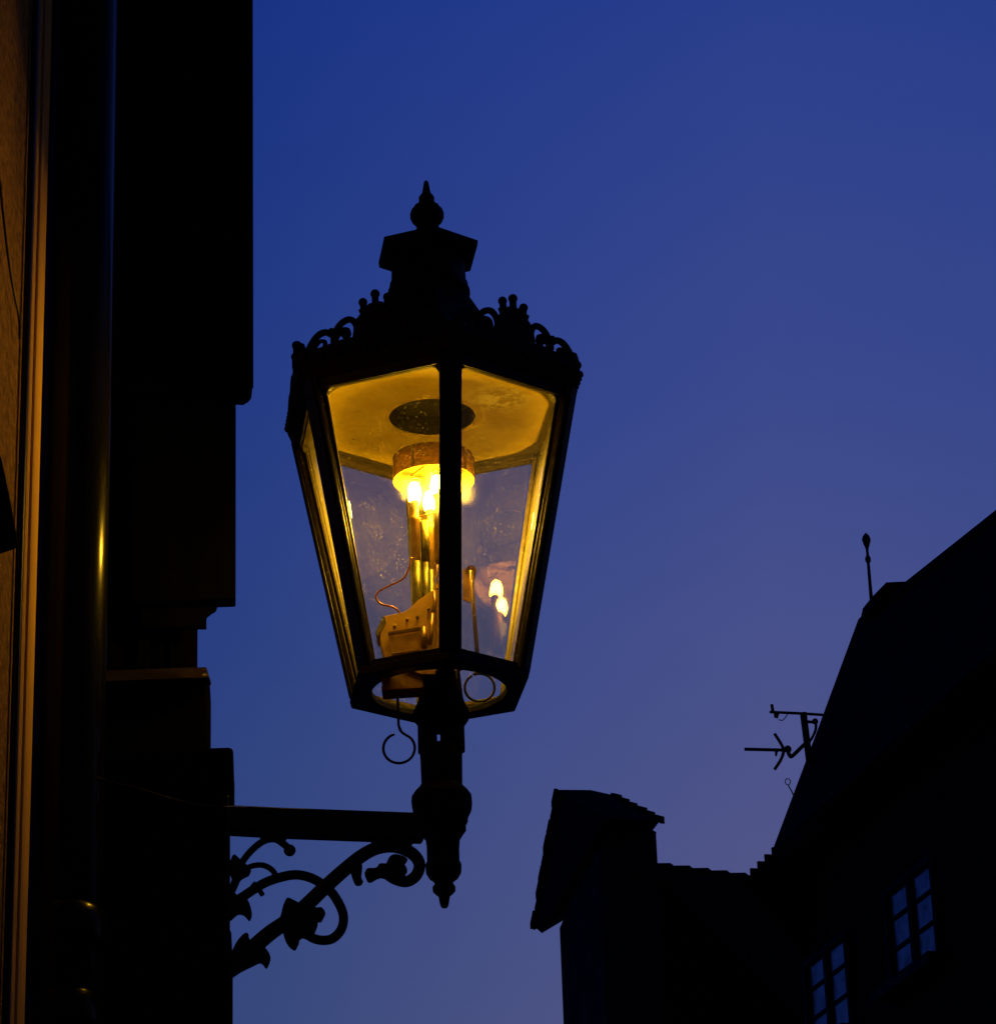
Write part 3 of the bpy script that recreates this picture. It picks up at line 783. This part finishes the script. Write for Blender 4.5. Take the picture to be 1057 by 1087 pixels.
an = empty('tv_antenna', onplane(858, 806, E - d*.3, d)); tag(an, 'black roof antenna with two booms leaning over the roof slope', 'antenna')
AI = Matrix.Translation(an.location).inverted()
AP = Vector(an.location)
pv = Vector((0, 1, 0))
X_ = lambda x, y, o=0: AI @ onplane(x, y, AP + pv*o, pv)
ms = MB(); ms.tube([X_(852.5,757), X_(856,785), X_(859,808)], .045, 10)
ms.tube([X_(853.5,766), X_(866,767)], .02, 8); ms.build('mast', IRON, an)
bo = MB(); bo.tube([X_(817,756,-.1), X_(850,757.5), X_(873,759,.1)], .019, 8)
for i, x in enumerate((820, 830, 838, 846)): bo.tube([X_(x, 756.5, -.35), X_(x+.6, 757, .35)], .010, 6)
bo.tube([X_(819,748), X_(820.5,757)], .02, 8); bo.hexa([X_(821,757,-.05), X_(827,757.5,-.05), X_(825.5,763,-.05), X_(821.5,762,-.05)], [X_(821,757,.05), X_(827,757.5,.05), X_(825.5,763,.05), X_(821.5,762,.05)])
bo.tube([Vector(p) for p in smoothline([tuple(X_(*c)) for c in ((826,764),(831,764.5),(836,758))], 5)], .006, 6)
bo.build('boom', IRON, an)
b2 = MB(); b2.tube([X_(790,795.5), X_(836,796.5)], .022, 8)
b2.tube([Vector(p) for p in smoothline([tuple(X_(*c)) for c in ((822,779),(829,790),(831.5,797),(829,806),(822,817))], 6)], [.02]*25, 8)
b2.hexa([X_(822,796,-.05), X_(826,796,-.05), X_(824.5,803,-.05), X_(822.5,803,-.05)], [X_(822,796,.05), X_(826,796,.05), X_(824.5,803,.05), X_(822.5,803,.05)])
b2.ball(X_(836,795.5), .048)
for x in range(793, 822, 5): b2.tube([X_(x, 795.3, -.3), X_(x+.3, 796, .3)], .010, 6)
b2.tube([Vector(p) for p in smoothline([tuple(X_(*c)) for c in ((836,797),(838,802),(841,802.5),(853,791),(857,788))], 5)], .026, 8)
b2.build('boom', IRON, an)
cbm = MB(); cbm.tube([Vector(p) for p in smoothline([tuple(X_(*c)) for c in ((866,768),(865.5,775),(862,783),(858,789))], 5)], .018, 6)
cbm.ball(X_(865,766), .04); cbm.build('strut', IRON, an)
# little wire loop on the verge
lpb = onplane(842, 844, E, d)
lpz = Matrix.Translation(lpb).inverted()
lp = MB(); Cc = onplane(836, 830, lpb, pv)
lp.tube([lpz @ (Cc + Vector((.032*math.cos(2*PI*i/20), 0, .040*math.sin(2*PI*i/20)))) for i in range(20)], .006, 6, closed=True)
lp.tube([lpz @ onplane(836.5,834,lpb,pv), lpz @ onplane(839,838,lpb,pv), lpz @ onplane(842,844,lpb,pv)], .008, 6)
o = lp.build('wire_loop', IRON); o.location = lpb; tag(o, 'tiny loop of wire sticking up from the roof edge below the antenna', 'wire')

# lower house with the small tiled gable
A0 = at(592, 838.5, 58.0)
hb = empty('low_ridged_house', (A0.x, A0.y, 0)); tag(hb, 'dark lower house with a small tiled gable turret and ridge between lantern and steep roof', 'house')
BI = Matrix.Translation(hb.location).inverted()
A1 = onplane(648, 843.5, A0, d); nl = (A1 - A0).dot(ni)
on0 = lambda x, y, o=0: onplane(x, y, A0 + ni*o, ni)
on1 = lambda x, y, o=0: onplane(x, y, A1 + ni*o, ni)
g0 = [A0, on0(567, 984), on0(575, 991), on0(636, 880), on0(640, 868)]
gm = [A0.lerp(A1, .62) + Z*.03, None, None, None, None]
g1 = [A1, on1(611, 960), on1(617, 966), on1(694, 880), on1(701, 871)]
gm = [A0.lerp(A1, .62) + Z*.05] + [g0[i].lerp(g1[i], .62) for i in range(1, 5)]
tr = MB(); vs = g0 + gm + g1
tr.add(vs, [tuple(range(5)), tuple(range(10, 15))] + [(j*5+i, j*5+(i+1) % 5, (j+1)*5+(i+1) % 5, (j+1)*5+i) for j in range(2) for i in range(5)])
rnd = random.Random(3)
for i in range(7):                           # ragged tile ends along the left eave
    a_, b_ = g0[1].lerp(g1[1], i/7), g0[1].lerp(g1[1], (i+.85)/7)
    ua, ub = g0[0].lerp(g1[0], i/7), g0[0].lerp(g1[0], (i+.85)/7)
    h_ = Z*(.05 + .03*rnd.random()); l_ = .03*rnd.random()
    tr.prism([a_ + (a_-ua)*.012 + (a_-ua)*l_, b_ + (b_-ub)*.012 + (b_-ub)*l_, b_.lerp(ub, .2), a_.lerp(ua, .2)], h_)
for i in range(9):                           # verge tiles
    f0, f1 = i/9, (i+1)/9
    p_, q_ = g0[0].lerp(g0[1], f0), g0[0].lerp(g0[1], f1)
    tr.prism([p_ + Z*.02, q_ + Z*.06, q_ - Z*.05, p_ - Z*.05], -ni*(.04 + .05*rnd.random()))
for i in range(6):                           # tiles along the right rake
    p_, q_ = g1[0].lerp(g1[4], i/6), g1[0].lerp(g1[4], (i+1)/6)
    tr.prism([p_ + Z*.03, q_ + Z*.07, q_ - Z*.06, p_ - Z*.06], ni*(.05 + .03*rnd.random()))
body = MB()
c = [on0(594.5, 1000, .12), on0(640, 1000, .12), on1(697, 900, -.10), on1(616, 985, -.10)]
tops = [on0(594.5, 985, .12).z, on0(640, 884, .12).z, on1(697, 882, -.10).z, on1(616, 962, -.10).z]
body.hexa([Vector((p.x, p.y, 0)) for p in c], [Vector((p.x, p.y, z)) for p, z in zip(c, tops)])
body.prism([on1(648, 852, -.08), on1(616, 964, -.08), on1(697, 884, -.08)], -ni*.05)
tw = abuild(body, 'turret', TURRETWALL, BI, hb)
abuild(tr, 'turret_roof', SLATE, BI, tw)
# main ridge and slopes
r0, r1 = at(690, 916.5, 60.0), at(905, 943, 62.5); r1.z = r0.z - .02 + (r1.z - r0.z)
rdir = (r1 - r0); nrm_ = Vector((rdir.y, -rdir.x, 0)).normalized()
mr = MB()
mr.prism([r0, r0 + nrm_*4.4 - Z*4.0, r0 - nrm_*4.4 - Z*4.0], rdir)
N_ = 11
for i in range(N_):
    q = r0 + rdir*(i/N_); q2 = r0 + rdir*((i+1.08)/N_)
    mr.prism([q - nrm_*.13 - Z*.10, q + Z*.0, q + nrm_*.13 - Z*.10], q2 - q + Z*.055)
abuild(mr, 'roof', SLATE, BI, hb)
mw = MB(); c = [r0 + nrm_*4.1, r1 + nrm_*4.1, r1 - nrm_*4.1, r0 - nrm_*4.1]
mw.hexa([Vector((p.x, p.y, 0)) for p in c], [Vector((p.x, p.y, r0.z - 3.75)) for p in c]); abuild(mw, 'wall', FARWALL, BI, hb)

# ------------------------------------------------------------------ render settings
sc.view_settings.view_transform = 'Standard'; sc.view_settings.look = 'None'
sc.view_settings.exposure = 0; sc.view_settings.gamma = 1
sc.cycles.use_denoising = True
sc.cycles.max_bounces = 14; sc.cycles.transparent_max_bounces = 24; sc.cycles.diffuse_bounces = 5
sc.cycles.sample_clamp_indirect = 8
